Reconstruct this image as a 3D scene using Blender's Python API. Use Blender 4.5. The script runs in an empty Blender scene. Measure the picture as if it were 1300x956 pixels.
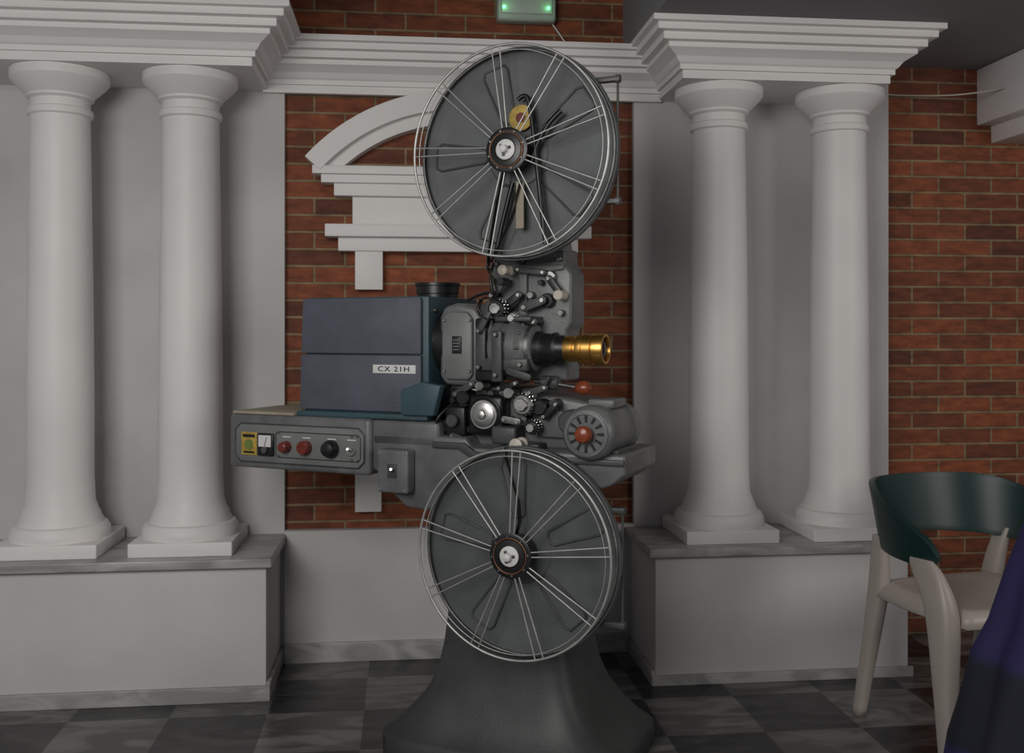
import bpy, bmesh, math, random
from mathutils import Vector, Matrix
random.seed(3)
scene=bpy.context.scene
TH=math.radians(6.1)
pi=math.pi; sin=math.sin; cos=math.cos; rad=math.radians

# ---------------------------------------------------------------- materials
def mat(name,col,rough=.6,metal=0,noise=.06,nscale=6,bump=0,spec=.5,bscale=None):
    m=bpy.data.materials.new(name); m.use_nodes=True; nt=m.node_tree; b=nt.nodes['Principled BSDF']
    b.inputs['Roughness'].default_value=rough; b.inputs['Metallic'].default_value=metal
    b.inputs['Specular IOR Level'].default_value=spec
    tc=nt.nodes.new('ShaderNodeTexCoord'); n=nt.nodes.new('ShaderNodeTexNoise'); n.inputs['Scale'].default_value=nscale; n.inputs['Detail'].default_value=5
    nt.links.new(tc.outputs['Object'],n.inputs['Vector'])
    r=nt.nodes.new('ShaderNodeValToRGB')
    lo=[max(0,x*(1-noise*2)) for x in col]; hi=[min(1,x*(1+noise)) for x in col]
    r.color_ramp.elements[0].position=.3; r.color_ramp.elements[1].position=.7
    r.color_ramp.elements[0].color=(*lo,1); r.color_ramp.elements[1].color=(*hi,1)
    nt.links.new(n.outputs['Fac'],r.inputs['Fac']); nt.links.new(r.outputs['Color'],b.inputs['Base Color'])
    if bump:
        n2=nt.nodes.new('ShaderNodeTexNoise'); n2.inputs['Scale'].default_value=bscale or nscale*12; nt.links.new(tc.outputs['Object'],n2.inputs['Vector'])
        bp=nt.nodes.new('ShaderNodeBump'); bp.inputs['Strength'].default_value=bump; bp.inputs['Distance'].default_value=.003
        nt.links.new(n2.outputs['Fac'],bp.inputs['Height']); nt.links.new(bp.outputs['Normal'],b.inputs['Normal'])
    return m
def emis(name,col,st):
    m=bpy.data.materials.new(name); m.use_nodes=True; b=m.node_tree.nodes['Principled BSDF']
    b.inputs['Base Color'].default_value=(*col,1); b.inputs['Emission Color'].default_value=(*col,1); b.inputs['Emission Strength'].default_value=st
    return m
white=mat('white_paint',(.76,.74,.725),.5,0,.03,3,.1)
wallm=mat('wall_paint',(.57,.555,.545),.7,0,.08,2,.15)
ceilm=mat('ceiling_paint',(.22,.22,.23),.8,0,.03,2)
def marblemat(name,base,vein,checker=False):
    m=bpy.data.materials.new(name); m.use_nodes=True; nt=m.node_tree; b=nt.nodes['Principled BSDF']; b.inputs['Roughness'].default_value=.28
    N=nt.nodes.new; L=nt.links.new
    tc=N('ShaderNodeTexCoord')
    n=N('ShaderNodeTexNoise'); n.inputs['Scale'].default_value=3.5; n.inputs['Detail'].default_value=9; n.inputs['Distortion'].default_value=2.2
    mp=N('ShaderNodeMapping'); mp.inputs['Scale'].default_value=(.8,2.2,2.2); mp.inputs['Rotation'].default_value=(0,0,.5)
    L(tc.outputs['Object'],mp.inputs[0]); L(mp.outputs[0],n.inputs['Vector'])
    r=N('ShaderNodeValToRGB'); e=r.color_ramp.elements; e[0].position=.42; e[1].position=.62; e[0].color=(*vein,1); e[1].color=(*base,1)
    L(n.outputs['Fac'],r.inputs['Fac'])
    if checker:
        ck=N('ShaderNodeTexChecker'); ck.inputs['Scale'].default_value=1/.3
        m2=N('ShaderNodeMapping'); m2.inputs['Location'].default_value=(.13,.12,.01); L(tc.outputs['Object'],m2.inputs[0]); L(m2.outputs[0],ck.inputs['Vector'])
        r2=N('ShaderNodeValToRGB'); e=r2.color_ramp.elements; e[0].position=.4;e[1].position=.75; e[0].color=(.008,.009,.010,1); e[1].color=(.06,.06,.06,1); L(n.outputs['Fac'],r2.inputs['Fac'])
        L(r.outputs[0],ck.inputs['Color1']); L(r2.outputs[0],ck.inputs['Color2']); L(ck.outputs['Color'],b.inputs['Base Color'])
    else: L(r.outputs[0],b.inputs['Base Color'])
    return m
marble=marblemat('marble',(.44,.43,.42),(.27,.27,.265))
marblef=marblemat('marble_floor',(.17,.165,.158),(.07,.07,.069),True)
def brickmat():
    m=bpy.data.materials.new('brick'); m.use_nodes=True; nt=m.node_tree; b=nt.nodes['Principled BSDF']; b.inputs['Roughness'].default_value=.75
    N=nt.nodes.new; L=nt.links.new
    tc=N('ShaderNodeTexCoord'); sp=N('ShaderNodeSeparateXYZ'); cb=N('ShaderNodeCombineXYZ')
    L(tc.outputs['Object'],sp.inputs[0]); L(sp.outputs['X'],cb.inputs['X']); L(sp.outputs['Z'],cb.inputs['Y'])
    br=N('ShaderNodeTexBrick'); L(cb.outputs[0],br.inputs['Vector'])
    br.inputs['Scale'].default_value=1; br.inputs['Brick Width'].default_value=.222; br.inputs['Row Height'].default_value=.0625
    br.inputs['Mortar Size'].default_value=.0055; br.inputs['Mortar Smooth'].default_value=.3; br.inputs['Bias'].default_value=-.1
    br.inputs['Color1'].default_value=(.27,.072,.026,1); br.inputs['Color2'].default_value=(.10,.029,.015,1); br.inputs['Mortar'].default_value=(.26,.18,.10,1)
    n=N('ShaderNodeTexNoise'); n.inputs['Scale'].default_value=1; n.inputs['Detail'].default_value=8; n.inputs['Roughness'].default_value=.65
    mp=N('ShaderNodeMapping'); mp.inputs['Scale'].default_value=(12,34,1); L(cb.outputs[0],mp.inputs[0]); L(mp.outputs[0],n.inputs['Vector'])
    r=N('ShaderNodeValToRGB'); r.color_ramp.elements[0].position=.33; r.color_ramp.elements[1].position=.68; r.color_ramp.elements[0].color=(.5,.47,.45,1); r.color_ramp.elements[1].color=(1.3,1.3,1.25,1)
    L(n.outputs['Fac'],r.inputs['Fac'])
    mx=N('ShaderNodeMixRGB'); mx.blend_type='MULTIPLY'; mx.inputs['Fac'].default_value=.9
    L(br.outputs['Color'],mx.inputs['Color1']); L(r.outputs[0],mx.inputs['Color2']); L(mx.outputs[0],b.inputs['Base Color'])
    bp=N('ShaderNodeBump'); bp.invert=True; bp.inputs['Strength'].default_value=.7; bp.inputs['Distance'].default_value=.006
    L(br.outputs['Fac'],bp.inputs['Height']); L(bp.outputs['Normal'],b.inputs['Normal'])
    return m
brick=brickmat()
grey=mat('grey_enamel',(.14,.146,.146),.38,0,.15,14,.15)
greyp=mat('pedestal_enamel',(.045,.048,.048),.5,0,.15,10,.15)
greyd=mat('dark_grey_enamel',(.058,.062,.062),.42,0,.15,14,.15)
disc=mat('reel_disc_grey',(.095,.105,.105),.48,0,.15,9,.1)
greyl=mat('console_face',(.18,.185,.182),.42,0,.1,10,.1)
navy=mat('navy_leatherette',(.09,.097,.125),.55,0,.1,10,.5,bscale=260)
teal=mat('teal_enamel',(.045,.088,.108),.4,0,.1,10)
black=mat('black_metal',(.012,.012,.013),.35,0,.1,10)
steel=mat('steel',(.55,.55,.53),.35,1,.1,20)
wire=mat('spoke_wire',(.52,.52,.50),.45,.75,.1,20)
steeld=mat('worn_steel',(.27,.27,.26),.45,1,.2,30)
gold=mat('brass_lens',(.70,.40,.11),.33,1,.1,20)
cream=mat('cream_plastic',(.52,.48,.40),.4,0,.05,20)
redk=mat('red_knob',(.17,.028,.018),.3,0,.1,20)
amber=mat('amber_knob',(.25,.055,.02),.25,0,.1,20)
tan=mat('tan_board',(.34,.30,.22),.7,0,.1,10)
yellow=mat('yellow_label',(.50,.33,.06),.5,0,.2,60)
labelw=mat('white_label',(.68,.68,.66),.5,0,.02,10)
glass=mat('lens_glass',(.02,.02,.03),.05,0,0,10)
filmm=mat('film_strip',(.015,.012,.010),.2,0,.05,10)
beige=mat('beige_plastic',(.42,.37,.335),.4,0,.04,4)
green=mat('dark_green_plastic',(.006,.03,.028),.4,0,.1,4)

# ---------------------------------------------------------------- mesh helpers
def obj(name,verts,faces,m,smooth=False,parent=None):
    me=bpy.data.meshes.new(name); me.from_pydata([tuple(v) for v in verts],[],faces); me.validate()
    bm=bmesh.new(); bm.from_mesh(me); bmesh.ops.recalc_face_normals(bm,faces=bm.faces); bm.to_mesh(me); bm.free()
    o=bpy.data.objects.new(name,me); scene.collection.objects.link(o)
    if m: me.materials.append(m)
    if smooth:
        for p in me.polygons: p.use_smooth=True
    if parent: o.parent=parent
    return o
def empty(name,loc=(0,0,0),rz=0):
    e=bpy.data.objects.new(name,None); scene.collection.objects.link(e); e.location=loc; e.rotation_euler=(0,0,rz); e.empty_display_size=.1
    return e
def box(name,x0,x1,y0,y1,z0,z1,m,bev=0,parent=None,seg=3):
    v=[(x,y,z) for x in(x0,x1) for y in(y0,y1) for z in(z0,z1)]
    f=[(0,1,3,2),(4,6,7,5),(0,4,5,1),(2,3,7,6),(0,2,6,4),(1,5,7,3)]
    o=obj(name,v,f,m,parent=parent)
    if bev:
        b=o.modifiers.new('b','BEVEL'); b.width=bev; b.segments=seg
        for p in o.data.polygons: p.use_smooth=True
        e=o.modifiers.new('e','EDGE_SPLIT'); e.split_angle=rad(40)
    return o
def lathe(name,prof,m,loc,axis='z',seg=48,parent=None,sharp=35,a0=0):
    v=[];f=[]
    for r,h in prof:
        for i in range(seg):
            a=2*pi*i/seg+a0; p,q=r*cos(a),r*sin(a)
            d={'z':(p,q,h),'y':(p,h,q),'x':(h,p,q)}[axis]
            v.append((loc[0]+d[0],loc[1]+d[1],loc[2]+d[2]))
    for j in range(len(prof)-1):
        for i in range(seg):
            k=(i+1)%seg; f.append((j*seg+i,j*seg+k,(j+1)*seg+k,(j+1)*seg+i))
    f.append(tuple(range(seg))[::-1]); f.append(tuple((len(prof)-1)*seg+i for i in range(seg)))
    o=obj(name,v,f,m,True,parent)
    e=o.modifiers.new('e','EDGE_SPLIT'); e.split_angle=rad(sharp)
    return o
def cyl(name,loc,r,L,m,axis='y',parent=None,seg=32,ch=.15):
    """cylinder centred at loc with chamfered rims"""
    c=min(r,L)*ch
    return lathe(name,[(r-c,-L/2),(r,-L/2+c),(r,L/2-c),(r-c,L/2)],m,loc,axis,seg,parent)
def knob(name,loc,r,L,m,parent,ribs=12):
    """fluted knob, axis y, front toward -y"""
    seg=ribs*4; v=[];f=[]
    pr=[(r,L/2),(r,-L/2+r*.2),(r*.88,-L/2),(r*.5,-L/2),(r*.45,-L/2+r*.1)]
    for rr,h in pr:
        for i in range(seg):
            a=2*pi*i/seg; k=rr*(1-.07*(1 if i%4<2 else 0)*(rr>r*.8))
            v.append((loc[0]+k*cos(a),loc[1]+h,loc[2]+k*sin(a)))
    for j in range(len(pr)-1):
        for i in range(seg):
            k=(i+1)%seg; f.append((j*seg+i,j*seg+k,(j+1)*seg+k,(j+1)*seg+i))
    f.append(tuple(range(seg))); f.append(tuple((len(pr)-1)*seg+i for i in range(seg)))
    return obj(name,v,f,m,False,parent)
def prism(name,pts,y0,y1,m,bev=0,parent=None):
    n=len(pts); v=[(x,y0,z) for x,z in pts]+[(x,y1,z) for x,z in pts]
    f=[tuple(range(n)),tuple(range(n,2*n))]+[(i,(i+1)%n,(i+1)%n+n,i+n) for i in range(n)]
    o=obj(name,v,f,m,False,parent)
    if bev:
        b=o.modifiers.new('b','BEVEL'); b.width=bev; b.segments=3; b.limit_method='ANGLE'
        for p in o.data.polygons: p.use_smooth=True
        e=o.modifiers.new('e','EDGE_SPLIT'); e.split_angle=rad(40)
    return o
def tubes(name,lines,r,m,parent=None,cyclic=False,smooth=True,res=3):
    cu=bpy.data.curves.new(name,'CURVE'); cu.dimensions='3D'; cu.bevel_depth=r; cu.bevel_resolution=res; cu.use_fill_caps=True
    for pts in lines:
        if smooth and len(pts)>2:
            s=cu.splines.new('NURBS'); s.points.add(len(pts)-1)
            for p,q in zip(s.points,pts): p.co=(*q,1)
            s.order_u=3; s.use_endpoint_u=not cyclic; s.use_cyclic_u=cyclic; s.resolution_u=6
        else:
            s=cu.splines.new('POLY'); s.points.add(len(pts)-1)
            for p,q in zip(s.points,pts): p.co=(*q,1)
            s.use_cyclic_u=cyclic
    cu.materials.append(m)
    o=bpy.data.objects.new(name,cu); scene.collection.objects.link(o)
    if parent: o.parent=parent
    return o
def circ(cx,cy,cz,r,n=64): return [(cx+r*cos(2*pi*i/n),cy,cz+r*sin(2*pi*i/n)) for i in range(n)]
def ribbon(name,pts,y0,y1,m,parent):
    v=[];f=[]
    for x,z in pts: v+=[(x,y0,z),(x,y1,z)]
    for i in range(len(pts)-1): f.append((2*i,2*i+1,2*i+3,2*i+2))
    o=obj(name,v,f,m,True,parent); s=o.modifiers.new('s','SOLIDIFY'); s.thickness=.0012
    return o
def text(name,body,size,loc,m,parent,ext=.0006):
    cu=bpy.data.curves.new(name,'FONT'); cu.body=body; cu.size=size; cu.extrude=ext; cu.align_x='CENTER'; cu.align_y='CENTER'
    cu.materials.append(m); o=bpy.data.objects.new(name,cu); scene.collection.objects.link(o)
    o.location=loc; o.rotation_euler=(pi/2,0,0); o.parent=parent; return o
def join(name,objs):
    """bake modifiers and merge meshes into one object"""
    dg=bpy.context.evaluated_depsgraph_get(); bm=bmesh.new(); mats=[]
    for o in objs:
        ev=o.evaluated_get(dg); me=bpy.data.meshes.new_from_object(ev)
        off=[]
        for mm in o.data.materials:
            if mm not in mats: mats.append(mm)
            off.append(mats.index(mm))
        for p in me.polygons: p.material_index=off[p.material_index] if off else 0
        me.transform(o.matrix_world); bm.from_mesh(me)
    me=bpy.data.meshes.new(name); bm.to_mesh(me)
    for mm in mats: me.materials.append(mm)
    for o in objs: bpy.data.objects.remove(o)
    o=bpy.data.objects.new(name,me); scene.collection.objects.link(o); return o

# ---------------------------------------------------------------- room
YW=3.68
box('wall_back',-3,1.86,3.71,3.9,0,3.0,brick)
box('white_wall_panel_left',-3,-.437,YW,3.71,0,3.0,wallm); box('white_wall_panel_right',.855,1.86,YW,3.71,0,3.0,wallm)  # full-height white wall panels on both sides of the brick recess
join('low_wall_back',[box('d',-.437,.855,3.665,3.71,0,.475,wallm,.004)])  # low white wall under the brick recess
box('wall_right',1.86,4.5,3.76,3.9,0,3.0,brick)
box('floor',-3,4.5,-1.5,3.9,-.05,0,marblef)
join('column_plinth',[box('a',-3,-.45,3.3,YW,0,.435,wallm,.004),box('b',-3,-.43,3.275,YW,.435,.465,marble,.004)])
join('column_plinth',[box('a',.84,1.74,3.3,YW,0,.435,wallm,.004),box('b',.815,1.765,3.275,YW,.435,.465,marble,.004)])
join('baseboard_back',[box('a',-.437,.827,3.65,3.665,0,.07,marble,.002)])
join('baseboard_left',[box('a',-3,-.437,3.287,3.3,0,.05,marble,.002),box('b',-.45,-.437,3.3,3.65,0,.06,marble,.002)])
join('baseboard_right',[box('a',.827,1.753,3.287,3.3,0,.035,marble,.002),box('b',.827,.84,3.3,3.65,0,.05,marble,.002)])
prof=[(0,2.067),(0,2.095),(.012,2.095),(.012,2.112),(.02,2.118),(.032,2.135),(.052,2.148),(.066,2.156),(.066,2.172),(.09,2.174),(.09,2.198),(.115,2.2),(.115,2.222),(.135,2.224),(.135,2.243)]
def ent(x0,x1,yf,yw):
    v=[];f=[]
    for o_,z in prof: v+=[(x0-o_,yw,z),(x0-o_,yf-o_,z),(x1+o_,yf-o_,z),(x1+o_,yw,z)]
    for j in range(len(prof)-1):
        for i in range(3): f.append((j*4+i,j*4+i+1,j*4+i+5,j*4+i+4))
    f.append((0,1,2,3)); n=(len(prof)-1)*4; f.append((n,n+1,n+2,n+3))
    return obj('entablature',v,f,white)
def mould(x0,x1,yf,yw):
    v=[];f=[]
    for o_,z in prof: v+=[(x0,yf-o_,z-.008),(x1,yf-o_,z-.008)]
    for j in range(len(prof)-1): f.append((j*2,j*2+1,j*2+3,j*2+2))
    v+=[(x0,yw,prof[0][1]-.008),(x1,yw,prof[0][1]-.008),(x0,yw,prof[-1][1]-.008),(x1,yw,prof[-1][1]-.008)]
    k=len(prof)*2; f+=[(0,1,k+1,k),(k-2,k-1,k+3,k+2)]
    return obj('trim_2',v,f,white)
ent(-2.8,-.50,3.33,YW); ent(.945,1.69,3.33,YW); mould(-.51,.955,3.655,YW)
colp=[(.158,.045),(.16,.055),(.158,.075),(.148,.09),(.136,.094),(.136,.10),(.128,.115),(.128,.12),(.12,.135),(.11,.165),(.106,.25),(.106,.5),(.102,.9),(.094,1.43),(.094,1.45),(.102,1.455),(.104,1.465),(.102,1.475),(.094,1.48),(.094,1.505),(.106,1.512),(.106,1.52),(.125,1.538),(.145,1.558),(.156,1.572),(.156,1.601)]
for X in(-1.154,-.728,1.122,1.576):
    join('column',[lathe('column',colp,white,(X,3.49,.465),seg=64),box('cb',X-.165,X+.165,3.325,3.655,.465,.511,white,.004)])
join('ceiling',[box('a',-3,4.5,-1.5,3.9,3.0,3.1,ceilm),box('b',-3,-.45,1,YW,2.244,3,ceilm),box('c',.82,4.5,1,3.76,2.244,3,ceilm)])
join('trim_1',[box('a',2.27,3.2,3.45,3.76,2.02,2.243,white,.004),box('b',2.33,3.2,3.40,3.76,1.95,2.02,white,.004)])
PX=.197; zc=1.334
def band(R0,R1,half,y0):
    a=math.asin(half/R1); n=32; pts=[(PX+R1*sin(-a+2*a*i/n),zc+R1*cos(-a+2*a*i/n)) for i in range(n+1)]
    pts+=[(PX+R0*sin(a-2*a*i/n),zc+R0*cos(a-2*a*i/n)) for i in range(n+1)]
    v=[];f=[];N=len(pts)
    for y in(y0,3.71): v+=[(x,y,z) for x,z in pts]
    for i in range(n):
        j=N-1-i; f+= [(i,i+1,j-1,j),(i+N,i+1+N,j-1+N,j+N)]
    f+=[(i,(i+1)%N,(i+1)%N+N,i+N) for i in range(N)]
    return obj('band',v,f,white)
def pb(h,z0,z1,y0): return box('p',PX-h,PX+h,y0,3.71,z0,z1,white,.002)
join('arched_pediment_relief',[band(.67,.741,.555,3.615),band(.625,.69,.51,3.65),pb(.53,1.765,1.795,3.62),pb(.50,1.735,1.765,3.635),pb(.455,1.69,1.735,3.65),pb(.39,1.585,1.69,3.675),
  pb(.485,1.54,1.585,3.62),pb(.44,1.49,1.54,3.65),
  box('p',PX-.38,PX-.28,3.66,3.71,1.35,1.49,white,.002),box('p',PX+.28,PX+.38,3.66,3.71,1.35,1.49,white,.002),
  box('p',PX-.38,PX-.285,3.66,3.71,.54,.95,white,.002),box('p',PX+.285,PX+.38,3.66,3.71,.54,.95,white,.002)])
# emergency light
el=empty('emergency_light',(.445,3.71,2.40))
box('housing',-.11,.11,-.06,0,-.055,.06,mat('light_housing',(.42,.48,.42),.4),.012,el)
box('diffuser',-.095,.095,-.066,-.058,-.03,.05,mat('diffuser',(.50,.58,.50),.3),.004,el)
led=emis('green_led',(.1,1,.25),6)
for x in(-.085,.08):
    cyl('led_%d'%(x>0),(x,-.068,-.008),.005,.008,led,parent=el)
    gl=bpy.data.lights.new('led_glow','POINT'); gl.energy=.012; gl.color=(.3,1,.45); gl.shadow_soft_size=.01
    go=bpy.data.objects.new('led_glow',gl); scene.collection.objects.link(go); go.parent=el; go.location=(x,-.09,-.008)
tubes('cord',[[(.1,-.02,-.05),(.13,-.02,-.09),(.16,-.03,-.14),(.17,-.03,-.17)]],.003,labelw,el)
tubes('ceiling_cable',[[(2.55,3.2,2.235),(2.4,3.45,2.15),(2.25,3.6,2.12),(2.05,3.68,2.11),(1.87,3.74,2.13)]],.003,cream)

# ---------------------------------------------------------------- projector
P=empty('film_projector',(.303,2.834,0),rad(-30.1))
def b_(n,*a,**k): return box(n,*a,parent=P,**k)
def loft(name,rings,m,n=48,e=.35):
    v=[];f=[]
    for cx,cy,hx,hy,z in rings:
        for i in range(n):
            a=2*pi*i/n; cx_,sy_=cos(a),sin(a)
            v.append((cx+hx*math.copysign(abs(cx_)**e,cx_),cy+hy*math.copysign(abs(sy_)**e,sy_),z))
    for j in range(len(rings)-1):
        for i in range(n):
            k=(i+1)%n; f.append((j*n+i,j*n+k,(j+1)*n+k,(j+1)*n+i))
    f.append(tuple(range(n))); f.append(tuple((len(rings)-1)*n+i for i in range(n)))
    o=obj(name,v,f,m,True,P); e_=o.modifiers.new('e','EDGE_SPLIT'); e_.split_angle=rad(50); return o
loft('pedestal',[(0,.06,.36,.26,0),(0,.06,.36,.26,.05),(0,.06,.35,.25,.06),(0,.06,.32,.225,.085),(0,.06,.275,.20,.13),(0,.06,.235,.18,.18),(0,.06,.21,.165,.24),(0,.06,.195,.155,.31),(0,.06,.18,.15,.42),(0,.06,.17,.15,.74)],greyp)
prism('table_casting',[(-.412,.80),(-.412,.90),(-.10,.90),(-.08,.872),(.368,.872),(.368,.82),(.33,.79),(.26,.765),(.15,.74),(-.05,.735),(-.15,.71),(-.22,.685),(-.29,.69),(-.34,.73),(-.37,.775)],-.10,.20,grey,.008,P)
prism('table_lip',[(-.20,.885),(-.10,.885),(-.06,.86),(.368,.86),(.368,.845),(-.08,.845),(-.12,.868),(-.20,.868)],-.112,-.10,greyd,.002,P)
# console
b_('console_body',-.914,-.40,-.12,.22,.776,.942,grey,bev=.012)
b_('console_extension',-.41,-.185,-.10,.22,.86,.94,grey,bev=.012)
prism('console_panel',[(-.886+.02,.797),(-.418-.02,.797),(-.418,.817),(-.418,.894),(-.438,.914),(-.866,.914),(-.886,.894),(-.886,.817)],-.124,-.118,greyl,.002,P)
tubes('console_panel_rim',[[(-.866,-.124,.797),(-.438,-.124,.797),(-.418,-.124,.817),(-.418,-.124,.894),(-.438,-.124,.914),(-.866,-.124,.914),(-.886,-.124,.894),(-.886,-.124,.817)]],.0025,greyd,P,True,False)
tubes('console_inner_rim',[[(-.725,-.124,.815),(-.438,-.124,.815),(-.430,-.124,.825),(-.430,-.124,.885),(-.438,-.124,.893),(-.725,-.124,.893),(-.733,-.124,.885),(-.733,-.124,.825)]],.0015,black,P,True,False)
b_('maker_label',-.862,-.803,-.127,-.124,.817,.888,yellow,bev=.003)
b_('label_print_1',-.855,-.81,-.1285,-.127,.872,.881,black); cyl('label_print_2',(-.832,-.128,.85),.016,.002,mat('label_green',(.16,.22,.05),.5),parent=P); b_('label_print_3',-.852,-.812,-.1285,-.127,.823,.829,black)
b_('meter_case',-.797,-.737,-.134,-.124,.817,.887,black,bev=.006)
b_('meter_dial',-.790,-.744,-.1355,-.134,.846,.881,labelw)
cyl('meter_boss',(-.767,-.137,.836),.010,.006,steeld,parent=P)
tubes('meter_needle',[[(-.767,-.137,.845),(-.758,-.137,.875)]],.0008,black,P)
lathe('knob_red',[(.018,0),(.018,-.01),(.015,-.028),(.012,-.03)],redk,(-.692,-.124,.849),'y',8,P)
knob('knob_amber',(-.620,-.138,.850),.021,.026,redk,P)
lathe('knob_black',[(.026,0),(.027,-.012),(.02,-.03),(.008,-.034)],black,(-.530,-.124,.850),'y',32,P)
cyl('toggle_base',(-.461,-.127,.848),.016,.006,steel,parent=P)
tubes('toggle_lever',[[(-.461,-.128,.848),(-.455,-.155,.856)]],.0045,steel,P)
for x in(-.46,-.44,-.72):
    for z in(.82,.89): cyl('screw',(x,-.125,z),.004,.004,steeld,parent=P,seg=12)
for x in(-.692,-.62,-.53,-.461): b_('console_legend',x-.015,x+.015,-.1248,-.1238,.877,.880,labelw)
b_('side_board',-.905,-.675,-.115,.21,.942,.951,tan,bev=.002)
b_('switch_box',-.36,-.26,-.145,-.10,.736,.86,grey,bev=.006)
for x in(-.35,-.27):
    for z in(.746,.85): cyl('switch_screw',(x,-.146,z),.0045,.004,steel,parent=P,seg=12)
b_('switch_plate',-.325,-.295,-.148,-.145,.78,.82,greyd,bev=.002)
tubes('switch_lever',[[(-.31,-.147,.80),(-.30,-.17,.808)]],.004,steel,P)
# lamphouse
prism('lamphouse_shell',[(-.655,.95),(-.225,.95),(-.225,1.30),(-.648,1.30)],-.085,.235,teal,.004,P)
prism('lamphouse_door_upper',[(-.657,1.133),(-.243,1.133),(-.243,1.290),(-.247,1.296),(-.648,1.296),(-.651,1.290)],-.100,-.084,navy,.002,P)
prism('lamphouse_door_lower',[(-.662,.964),(-.243,.964),(-.243,1.128),(-.658,1.128)],-.100,-.084,navy,.002,P)
b_('lamphouse_base',-.67,-.22,-.105,.22,.942,.958,teal,bev=.003)
prism('lamphouse_flap',[(-.295,.958),(-.19,.958),(-.165,1.045),(-.225,1.055),(-.295,1.03)],-.125,-.095,teal,.004,P)
lathe('chimney',[(.062,0),(.062,.012),(.066,.014),(.066,.036),(.070,.038),(.070,.046),(.055,.046),(.052,.03)],black,(-.295,.10,1.30),'z',40,P)
b_('model_plate',-.401,-.258,-.1035,-.0995,1.076,1.101,labelw,bev=.001)
t_=text('model_text','CX 21H',.021,(-.33,-.1042,1.0885),black,P,.001); t_.scale=(1.35,1,1); t_.data.space_character=1.15
for z in(1.26,1.15,1.0): cyl('end_bolt',(-.222,-.05,z),.007,.008,steeld,'x',P,12)
# shutter housing
cyl('light_tunnel',(-.20,.03,1.165),.095,.08,black,'x',P,48,.1)
prism('shutter_housing',[(-.203,1.07),(-.185,1.045),(-.09,1.04),(-.071,1.06),(-.071,1.24),(-.09,1.268),(-.15,1.28),(-.19,1.268),(-.203,1.24)],-.06,.14,grey,.012,P)
prism('shutter_cover',[(-.190,1.08),(-.175,1.06),(-.105,1.06),(-.092,1.075),(-.092,1.235),(-.11,1.255),(-.17,1.255),(-.190,1.235)],-.072,-.058,greyl,.006,P)
b_('shutter_window',-.155,-.125,-.076,-.071,1.135,1.185,black,bev=.003)
for i in range(4): b_('window_rib_%d'%i,-.150,-.130,-.078,-.075,1.145+.009*i,1.148+.009*i,steeld)
for x,z in((-.18,1.23),(-.10,1.23),(-.18,1.085),(-.10,1.085)): cyl('cover_screw',(x,-.074,z),.005,.006,steeld,parent=P,seg=12)
prism('shutter_guard',[(-.09,1.26),(-.06,1.29),(-.02,1.28),(.0,1.24),(-.02,1.20),(-.07,1.20)],-.04,.10,greyd,.008,P)
# main rear plate + arm to top reel
prism('head_plate',[(-.06,1.06),(.17,1.06),(.17,1.20),(.185,1.22),(.185,1.36),(.165,1.39),(.165,1.43),(.02,1.43),(.02,1.41),(-.06,1.41)],-.01,.10,grey,.008,P)
prism('head_plate_rib',[(.03,1.20),(.055,1.20),(.055,1.36),(.165,1.37),(.165,1.385),(.03,1.385)],-.022,-.01,greyl,.004,P)
prism('magazine_arm_top',[(.01,1.42),(.17,1.42),(.12,1.70),(.09,1.73),(.05,1.73),(.02,1.70)],-.03,.05,grey,.01,P)
prism('magazine_arm_bottom',[(-.02,.75),(.18,.75),(.13,.60),(.10,.565),(.06,.565),(.03,.60)],-.118,-.10,greyd,.004,P)
# link bars between pivots: rounded levers
def link(n,p0,p1,w,y,m,th=.010,nut=True):
    (x0,z0),(x1,z1)=p0,p1; a=math.atan2(z1-z0,x1-x0); pts=[]
    for k in range(9): b=a+pi/2+pi*k/8; pts.append((x0+w*cos(b),z0+w*sin(b)))
    for k in range(9): b=a-pi/2+pi*k/8; pts.append((x1+w*cos(b),z1+w*sin(b)))
    prism(n,pts,y-th/2,y+th/2,m,.002,P)
    if nut:
        for k,(x,z) in enumerate((p0,p1)):
            cyl('%s_pivot_%d'%(n,k),(x,y-th*.6,z),w*.62,th*.9,steel if k else steeld,parent=P,seg=6 if k else 20)
            cyl('%s_post_%d'%(n,k),(x,y/2-.005,z),w*.45,abs(y)+.01,greyd,parent=P,seg=16)
for i,(x,z,r,m) in enumerate([(.13,1.353,.014,steel),(.155,1.40,.007,steeld),(.10,1.335,.008,black),(.07,1.30,.010,steeld),(.12,1.285,.020,black),(.16,1.25,.009,steeld),(-.04,1.39,.007,steeld),(.04,1.395,.009,black)]):
    cyl('plate_fitting_%d'%i,(x,-.02,z),r,.03,m,parent=P,seg=20)
link('tension_arm',(.04,1.372),(.115,1.362),.009,-.045,greyd)
link('loop_lever',(.13,1.345),(.165,1.30),.010,-.04,black)
link('door_latch',(.06,1.265),(.115,1.285),.012,-.05,greyd)
link('sprocket_arm',(-.005,1.262),(.045,1.30),.011,-.055,black)
link('pad_shoe',(.045,1.24),(.10,1.225),.010,-.075,greyd)
link('idler_bracket',(-.04,1.30),(.0,1.34),.010,-.05,greyd)
lathe('top_roller',[(.014,.02),(.014,0),(.010,-.004),(.010,-.03),(.014,-.034),(.014,-.045),(.006,-.05)],cream,(.012,-.05,1.369),'y',24,P)
cyl('idler_roller_1',(.165,-.04,1.298),.014,.05,cream,parent=P,seg=24); cyl('idler_roller_2',(.0,-.06,1.338),.011,.05,black,parent=P,seg=24)
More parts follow.
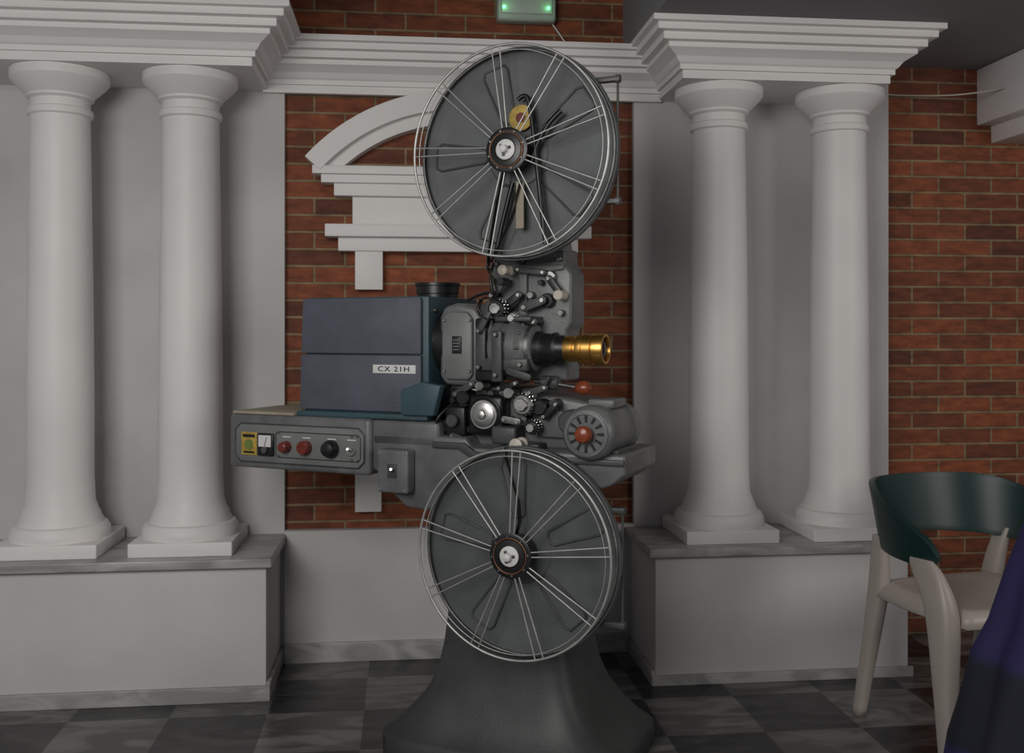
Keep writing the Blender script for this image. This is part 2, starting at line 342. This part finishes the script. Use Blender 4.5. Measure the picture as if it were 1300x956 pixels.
# sprocket assembly
def sprocket(n,x,y,z,r,m,L=.03):
    cyl(n+'_body',(x,y,z),r,L,m,parent=P,seg=28)
    seg=16; v=[];f=[]
    for yy in(y-L*.42,y+L*.32):
        for i in range(seg):
            a=2*pi*i/seg; k=len(v); rr=r+.0035
            for da,rad_,dy in((-.06,r*.98,0),(.06,r*.98,0),(0,rr,.0015),(-.06,r*.98,.003),(.06,r*.98,.003)): v.append((x+rad_*cos(a+da),yy+dy,z+rad_*sin(a+da)))
            f+=[(k,k+1,k+2),(k+3,k+4,k+2),(k,k+3,k+2),(k+1,k+4,k+2)]
    obj(n+'_teeth',v,f,steel,False,P)
    knob(n+'_knob',(x,y-L*.5-.006,z),r*.62,.012,steel,P,8)
    cyl(n+'_axle',(x,y+.03,z),r*.4,.06,steeld,parent=P,seg=16)
sprocket('feed_sprocket',-.005,-.085,1.262,.026,black)
sprocket('hold_sprocket',.076,-.09,.998,.030,steeld)
sprocket('aux_sprocket',.04,-.075,1.235,.016,steeld)
sprocket('sound_sprocket',.10,-.08,.935,.02,black)
# gate + turret + lens (axis x)
b_('gate_block',-.07,-.015,-.10,.02,1.06,1.235,black,bev=.006)
b_('gate_door',-.062,-.03,-.115,-.098,1.09,1.21,greyd,bev=.004)
lathe('turret',[(.060,-.03),(.074,-.028),(.078,-.02),(.078,.0),(.072,.004),(.072,.022),(.078,.026),(.078,.046),(.070,.052),(.062,.075),(.062,.09),(.05,.095)],grey,(.01,-.055,1.153),'x',56,P)
lathe('turret_ring',[(.064,.0),(.066,.002),(.066,.01),(.064,.012)],steeld,(.085,-.055,1.153),'x',56,P)
for k in range(10):
    a=2*pi*k/10; cyl('turret_bolt_%d'%k,(.068,-.055+.068*cos(a),1.153+.068*sin(a)),.005,.01,steeld,'x',P,8)
lathe('lens_mount',[(.045,-.03),(.048,0),(.048,.02),(.042,.024),(.042,.05),(.045,.055),(.045,.062),(.038,.068),(.036,.09)],black,(.10,-.06,1.151),'x',48,P)
lathe('lens_barrel',[(.034,-.01),(.036,-.004),(.036,.03),(.033,.033),(.033,.038),(.040,.042),(.041,.046),(.041,.056),(.039,.058),(.041,.060),(.041,.082),(.039,.084),(.042,.088),(.042,.112),(.040,.118),(.034,.118),(.031,.105)],gold,(.185,-.06,1.151),'x',56,P)
lathe('lens_glass',[(.0308,.0),(.028,.004),(.018,.008),(.004,.01)],glass,(.2903,-.06,1.151),'x',40,P)
b_('focus_block',-.03,.10,-.125,-.10,1.09,1.125,greyd,bev=.004)
b_('turret_strap',.0,.03,-.14,-.125,1.06,1.20,greyd,bev=.004)
link('gate_lever',(-.045,1.20),(-.02,1.245),.009,-.12,greyd,nut=False)
link('framing_lever',(.05,1.09),(.105,1.075),.010,-.13,greyd,nut=False)
for i,(x,z) in enumerate([(-.045,1.20),(-.045,1.10),(.015,1.19),(.015,1.08),(.08,1.108)]): cyl('gate_screw_%d'%i,(x,-.145 if x==.015 else -.128,z),.006,.012,steeld,parent=P,seg=12)
b_('top_cover',-.01,.10,-.10,.0,1.225,1.240,greyd,bev=.004)
# focusing handle
tubes('focus_rod',[[(.09,-.05,1.06),(.16,-.055,1.055),(.225,-.06,1.045)]],.006,steeld,P)
lathe('focus_knob',[(.006,0),(.012,.004),(.018,.014),(.020,.026),(.016,.038),(.006,.044)],amber,(.215,-.06,1.045),'x',24,P)
cyl('focus_collar',(.14,-.055,1.057),.02,.05,greyd,'x',P,24)
# lower mechanism
prism('sound_head',[(-.185,.885),(-.185,1.04),(.09,1.04),(.13,1.02),(.27,1.0),(.285,.98),(.285,.91),(.23,.87),(-.15,.87)],-.03,.16,grey,.01,P)
b_('sound_drum_case',-.10,.01,-.085,-.03,.905,1.02,black,bev=.014)
lathe('flywheel',[(.044,.02),(.044,.0),(.040,-.006),(.034,-.006),(.034,-.014),(.022,-.018),(.014,-.018),(.012,-.026),(.004,-.028)],steel,(-.045,-.09,.966),'y',40,P)
lathe('flywheel_ring',[(.050,.0),(.050,-.012),(.046,-.014),(.044,-.01)],black,(-.045,-.078,.966),'y',40,P)
b_('side_box',-.175,-.11,-.08,-.03,.90,.985,black,bev=.008)
cyl('side_box_knob',(-.145,-.09,.945),.018,.02,greyd,parent=P)
cyl('guide_drum',(-.115,-.06,1.01),.02,.06,black,parent=P)
cyl('guide_wheel_1',(.117,-.06,.99),.022,.05,black,parent=P); cyl('guide_wheel_2',(.03,-.07,1.028),.016,.05,steeld,parent=P)
cyl('guide_wheel_3',(-.06,-.07,1.045),.014,.05,steeld,parent=P); cyl('guide_wheel_4',(.155,-.05,1.0),.013,.04,greyd,parent=P)
b_('exciter_box',-.02,.055,-.10,-.03,.885,.935,greyd,bev=.008)
b_('lower_bracket',.02,.12,-.09,-.03,.86,.89,greyd,bev=.006)
link('pad_arm_1',(-.14,1.02),(-.09,1.05),.010,-.075,greyd); link('pad_arm_2',(.0,1.04),(.05,1.055),.009,-.085,black)
link('pad_arm_3',(.09,1.03),(.135,1.045),.009,-.08,greyd); link('pad_arm_4',(.02,.955),(.06,.95),.010,-.095,steeld)
link('pad_arm_5',(-.15,.90),(-.10,.885),.010,-.08,greyd); link('pad_arm_6',(.13,.965),(.165,1.0),.009,-.075,black)
lathe('lower_roller',[(.019,.01),(.019,0),(.012,-.004),(.012,-.03),(.019,-.034),(.019,-.04),(.006,-.044)],cream,(.068,-.09,.888),'y',28,P)
prism('cast_nameplate',[(.10,.905),(.235,.905),(.25,.93),(.22,.975),(.12,.985),(.10,.97)],-.05,-.028,grey,.004,P)
text('cast_letters','WESTAR',.022,(.185,-.0515,.962),greyl,P,.0015)
for i in range(14):
    x=random.uniform(-.17,.13); z=random.uniform(.90,1.03)
    cyl('mech_stud_%d'%i,(x,-.045,z),random.uniform(.005,.011),.05,random.choice([greyd,black,steeld]),parent=P,seg=14)
tubes('drive_levers',[[(-.17,-.05,1.03),(-.13,-.07,1.045),(-.08,-.06,1.03)],[(.12,-.07,1.03),(.14,-.09,1.05),(.15,-.09,1.075)]],.005,steeld,P)
tubes('wiring',[[(-.20,.0,1.04),(-.22,-.06,1.0),(-.20,-.08,.95),(-.17,-.06,.90)],[(-.185,-.05,.90),(-.20,-.10,.93),(-.18,-.09,.97),(-.15,-.05,1.0)],[(.02,.02,1.27),(-.03,-.02,1.31),(-.1,.0,1.31),(-.15,.02,1.29)],[(-.04,-.03,1.40),(-.045,-.06,1.36),(-.03,-.06,1.30),(-.05,-.04,1.26)]],.0045,black,P)
# motor
MX,MZ=.277,.930
lathe('motor_body',[(.05,-.145),(.062,-.143),(.070,-.135),(.073,-.12),(.073,-.10),(.070,-.098),(.070,.07),(.073,.072),(.073,.11),(.068,.125),(.045,.132)],grey,(MX,0,MZ),'y',56,P)
lathe('motor_end_ring',[(.060,0),(.060,-.004),(.052,-.005),(.050,-.001)],grey,(MX,-.1445,MZ),'y',48,P)
for i in range(12):
    a=2*pi*i/12; v=[]
    for dy in(-.1470,-.143):
        for r_,da in((.030,-.10),(.049,-.09),(.049,.09),(.030,.10)): v.append((MX+r_*cos(a+da),dy,MZ+r_*sin(a+da)))
    obj('motor_vent_%d'%i,v,[(0,1,2,3),(4,5,6,7),(0,1,5,4),(1,2,6,5),(2,3,7,6),(3,0,4,7)],black,False,P)
lathe('motor_knob',[(.014,0),(.018,-.008),(.023,-.016),(.023,-.028),(.018,-.038),(.008,-.042)],amber,(MX,-.145,MZ),'y',32,P)
b_('motor_foot',MX-.06,MX+.07,-.09,.09,.868,.885,greyd,bev=.004)
b_('motor_terminal_box',MX-.03,MX+.045,-.05,.06,.99,1.015,grey,bev=.006)
cyl('motor_hub_cover',(.20,-.04,.95),.035,.05,greyd,'y',P)
# reels
def reel(tag,cx,cz,R,rot,NS,yf=-.195,yb=-.14):
    lathe(tag+'_disc',[(R*.1,.012),(R+.003,.012),(R+.005,.006),(R+.004,-.010),(R-.001,-.010),(R-.003,0),(R-.02,.003),(.09,.004),(.085,0),(.02,0)],disc,(cx,-.125,cz),'y',96,P)
    for k in range(5):
        a=rot+2*pi*k/5+.3; L=[]
        for r_,da in((.10,-.20),(.235,-.16),(.25,-.12),(.25,.12),(.235,.16),(.10,.20),(.09,.1),(.09,-.1)):
            r_=r_*R/.285; L.append((cx+r_*cos(a+da),-.1235,cz+r_*sin(a+da)))
        tubes(tag+'_emboss_%d'%k,[L],.0035,greyd,P,True,False,2)
    lines=[]
    for k in range(NS):
        for s_ in(-1,1):
            a=rot+2*pi*k/NS; n=(-sin(a)*s_,cos(a)*s_)
            lines.append([(cx+.05*cos(a)+n[0]*.006,yf,cz+.05*sin(a)+n[1]*.006),(cx+(R-.004)*cos(a)+n[0]*.012,yf+.003,cz+(R-.004)*sin(a)+n[1]*.012)])
    tubes(tag+'_spokes',lines,.0021,wire,P,smooth=False)
    tubes(tag+'_rim_front',[circ(cx,yf+.003,cz,R-.003,96)],.0036,wire,P,True,False)
    tubes(tag+'_rim_inner',[circ(cx,yf+.003,cz,R-.018,96)],.0014,wire,P,True,False)
    tubes(tag+'_rim_rear',[circ(cx,yb,cz,R-.004,96)],.0035,steeld,P,True,False)
    lathe(tag+'_hub',[(.05,yb-.0),(.05,yf+.004),(.058,yf+.002),(.060,yf-.003),(.052,yf-.006),(.044,yf-.004)],black,(cx,0,cz),'y',48,P)
    tubes(tag+'_hub_ring',[circ(cx,yf-.007,cz,.047,48)],.0022,mat(tag+'_copper',(.20,.10,.06),.4,.6),P,True,False)
    lathe(tag+'_hub_cap',[(.043,yf-.002),(.043,yf-.008),(.03,yf-.010),(.028,yf-.006)],black,(cx,0,cz),'y',48,P)
    lathe(tag+'_spindle',[(.027,yf-.006),(.027,yf-.012),(.022,yf-.014),(.012,yf-.014),(.010,yf-.03),(.003,yf-.034)],labelw,(cx,0,cz),'y',32,P)
    for k in range(3):
        a=rot+k*2*pi/3; tubes(tag+'_key_%d'%k,[[(cx,yf-.016,cz),(cx+.018*cos(a),yf-.016,cz+.018*sin(a))]],.004,greyd,P)
    for k in range(8):
        a=rot+2*pi*k/8; cyl(tag+'_hub_rivet_%d'%k,(cx+.052*cos(a),yf-.006,cz+.052*sin(a)),.003,.006,steeld,parent=P,seg=10)
    cyl(tag+'_axle',(cx,-.09,cz),.018,.10,steeld,parent=P)
reel('upper_reel',.072,1.68,.285,.30,9)
reel('lower_reel',.083,.604,.281,.12,9)
cyl('maker_badge',(.088,-.139,1.775),.035,.003,yellow,parent=P,seg=40)
cyl('maker_badge_core',(.088,-.141,1.775),.014,.002,redk,parent=P,seg=30)
tubes('magazine_guides',[[(.085,-.152,1.82),(.10,-.152,1.835),(.12,-.152,1.82),(.145,-.152,1.60),(.165,-.152,1.43)],[(.07,-.152,1.60),(.04,-.152,1.50),(.02,-.152,1.41)],[(.125,-.152,1.65),(.15,-.152,1.74),(.21,-.152,1.78)]],.0065,black,P)
ribbon('film_upper',[(.05,1.63),(.03,1.56),(.012,1.46),(.002,1.40),(.0,1.37),(.008,1.355),(.02,1.34),(.025,1.31),(.02,1.285),(.0,1.292),(-.02,1.285),(-.03,1.262),(-.02,1.24),(.0,1.23)],-.175,-.15,filmm,P)
ribbon('film_upper_return',[(.10,1.60),(.07,1.50),(.03,1.42),(.012,1.385)],-.175,-.15,filmm,P)
b_('film_leader',.082,.104,-.158,-.155,1.475,1.60,tan)
ribbon('film_lower',[(.055,.888),(.052,.86),(.07,.80),(.09,.74),(.095,.69),(.085,.655)],-.175,-.15,filmm,P)
def rod(tag,x,z0,z1,xd0):
    tubes(tag+'_rod',[[(x,-.11,z0),(x,-.11,z1)]],.0035,greyd,P)
    for k,z in enumerate((z0+.01,z1-.01)):
        b_('%s_bracket_%d'%(tag,k),xd0,x+.008,-.12,-.10,z-.007,z+.007,greyd,bev=.002)
        cyl('%s_nut_%d'%(tag,k),(x,-.11,z),.009,.02,greyd,'z',P,6)
rod('upper_hinge',.352,1.53,1.87,.26)
rod('lower_hinge',.365,.42,.74,.28)

# ---------------------------------------------------------------- chair
C=empty('plastic_armchair',(1.683,2.787,0),rad(11.4))
def backrest():
    n=48; m=10; v=[];f=[]
    for i in range(n+1):
        t=-1+2*i/n; a=t*rad(118); s_=abs(t)
        zt=.742-.145*max(0,(s_-.3)/.7)**1.8; zb=.565-.03*s_
        if s_>.93: k=(s_-.93)/.07; mid=(zt+zb)/2; zt=mid+(zt-mid)*math.sqrt(max(0.04,1-k*k)); zb=mid+(zb-mid)*math.sqrt(max(.04,1-k*k))
        for j in range(m+1):
            q=j/m; z=zb+(zt-zb)*q; o=.035*((z-.55)/.25)
            rx=.265+o; ry=.235+o*1.6
            x=rx*math.copysign(abs(sin(a))**.85,sin(a)); y=ry*cos(a) if abs(a)<pi/2 else ry*cos(a)*1.1
            v.append((x,y,z))
    for i in range(n):
        for j in range(m): k=i*(m+1)+j; f.append((k,k+1,k+m+2,k+m+1))
    o=obj('backrest',v,f,green,True,C); s=o.modifiers.new('s','SOLIDIFY'); s.thickness=.02; s.offset=0
    b=o.modifiers.new('b','BEVEL'); b.width=.006; b.segments=3
backrest()
def limb(name,pts,m,parent,e=.7):
    """tapered limb: pts (x,y,z,hx,hy)"""
    n=20; v=[];f=[]
    P2=[]
    for i in range(len(pts)-1):
        for k in range(6):
            t=k/6; a=pts[max(i-1,0)];b=pts[i];c=pts[i+1];d=pts[min(i+2,len(pts)-1)]
            P2.append([.5*(2*b[q]+(c[q]-a[q])*t+(2*a[q]-5*b[q]+4*c[q]-d[q])*t*t+(3*b[q]-a[q]-3*c[q]+d[q])*t**3) for q in range(5)])
    P2.append(pts[-1])
    for x,y,z,hx,hy in P2:
        for i in range(n):
            a=2*pi*i/n; v.append((x+hx*math.copysign(abs(cos(a))**e,cos(a)),y+hy*math.copysign(abs(sin(a))**e,sin(a)),z))
    for j in range(len(P2)-1):
        for i in range(n): k=(i+1)%n; f.append((j*n+i,j*n+k,(j+1)*n+k,(j+1)*n+i))
    f.append(tuple(range(n))); f.append(tuple((len(P2)-1)*n+i for i in range(n)))
    return obj(name,v,f,m,True,parent)
for s_ in(-1,1):
    limb('front_leg_%d'%(s_>0),[(s_*.275,-.20,0,.02,.024),(s_*.268,-.18,.22,.027,.034),(s_*.255,-.15,.42,.032,.05),(s_*.257,-.10,.52,.02,.06),(s_*.262,-.07,.56,.012,.05)],beige,C)
    limb('rear_leg_%d'%(s_>0),[(s_*.225,.25,0,.018,.02),(s_*.215,.21,.22,.022,.026),(s_*.213,.17,.42,.024,.034),(s_*.225,.15,.53,.018,.03),(s_*.235,.14,.58,.012,.026)],beige,C)
def seat():
    n=24; v=[];f=[]
    for i in range(n+1):
        for j in range(n+1):
            a=-1+2*i/n; b=-1+2*j/n
            x=a*math.sqrt(1-b*b/2*.35); y=b*math.sqrt(1-a*a/2*.35)
            r=max(abs(a),abs(b)); z=.44-.012*(1-r**2)-.045*max(0,(r-.85)/.15)**2
            v.append((x*.25,y*.225-.01,z))
    for i in range(n):
        for j in range(n): k=i*(n+1)+j; f.append((k,k+1,k+n+2,k+n+1))
    o=obj('seat',v,f,beige,True,C); s=o.modifiers.new('s','SOLIDIFY'); s.thickness=.014; s.offset=-1
seat()

# ---------------------------------------------------------------- draped cloth (right edge)
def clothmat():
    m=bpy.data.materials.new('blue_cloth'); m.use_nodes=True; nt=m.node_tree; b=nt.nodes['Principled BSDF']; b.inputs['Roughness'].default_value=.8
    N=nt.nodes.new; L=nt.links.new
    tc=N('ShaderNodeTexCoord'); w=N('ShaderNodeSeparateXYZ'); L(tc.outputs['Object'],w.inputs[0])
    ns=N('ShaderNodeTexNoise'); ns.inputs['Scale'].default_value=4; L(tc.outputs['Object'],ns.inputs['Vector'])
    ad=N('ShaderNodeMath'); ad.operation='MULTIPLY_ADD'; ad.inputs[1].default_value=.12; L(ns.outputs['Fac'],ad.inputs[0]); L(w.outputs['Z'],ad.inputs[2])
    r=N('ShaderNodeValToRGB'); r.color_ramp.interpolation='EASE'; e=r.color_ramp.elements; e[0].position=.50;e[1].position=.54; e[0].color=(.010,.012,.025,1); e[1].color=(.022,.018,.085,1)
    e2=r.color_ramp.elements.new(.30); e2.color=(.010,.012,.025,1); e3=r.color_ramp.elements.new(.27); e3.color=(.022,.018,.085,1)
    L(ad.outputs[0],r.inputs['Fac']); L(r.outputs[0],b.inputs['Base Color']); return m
def cloth():
    n=160; ctl=[(.81,.002),(.815,.05),(.80,.09),(.76,.13),(.66,.165),(.535,.20),(.46,.235),(.25,.28),(.004,.30)]; v=[];f=[]
    rings=[]
    for i in range(len(ctl)-1):
        for k in range(6): t=k/6; rings.append((ctl[i][0]*(1-t)+ctl[i+1][0]*t,ctl[i][1]*(1-t)+ctl[i+1][1]*t))
    rings.append(ctl[-1]); m=len(rings)-1
    for z,R in rings:
        t=max(0,(.8-z)/.8)
        for i in range(n):
            a=2*pi*i/n; fold=1+.13*t**.7*sin(7*a+2.5*t)+.05*t*sin(13*a+1)
            v.append((R*fold*cos(a),R*fold*sin(a)*.8,z))
    for j in range(m):
        for i in range(n): k=(i+1)%n; f.append((j*n+i,j*n+k,(j+1)*n+k,(j+1)*n+i))
    f.append(tuple(range(n)))
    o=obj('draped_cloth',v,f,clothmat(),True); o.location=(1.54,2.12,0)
cloth()

# ---------------------------------------------------------------- camera + light
cam=bpy.data.cameras.new('camera'); co=bpy.data.objects.new('camera',cam); scene.collection.objects.link(co)
co.location=(0,0,1.2); co.rotation_euler=(pi/2,0,-TH); cam.lens=35; cam.sensor_width=36; cam.shift_y=-58/1300
scene.camera=co
w=bpy.data.worlds.new('world'); scene.world=w; w.use_nodes=True; w.node_tree.nodes['Background'].inputs[0].default_value=(.95,.96,1,1); w.node_tree.nodes['Background'].inputs[1].default_value=.19
def area(name,loc,tgt,size,e,col=(1,1,1)):
    l=bpy.data.lights.new(name,'AREA'); l.shape='RECTANGLE'; l.size=size[0]; l.size_y=size[1]; l.energy=e; l.color=col
    o=bpy.data.objects.new(name,l); scene.collection.objects.link(o); o.location=loc
    o.rotation_euler=(Vector(tgt)-Vector(loc)).to_track_quat('-Z','Y').to_euler()
area('window_light',(-1.2,.1,2.0),(.3,3.5,1.5),(1.5,1.2),50,(1,.975,.945))
area('right_fill_light',(3.0,.5,1.8),(.9,3.5,1.4),(1.2,1.4),22,(1,.95,.90))  # added fill from the right, no real opening behind it
scene.view_settings.view_transform='Standard'
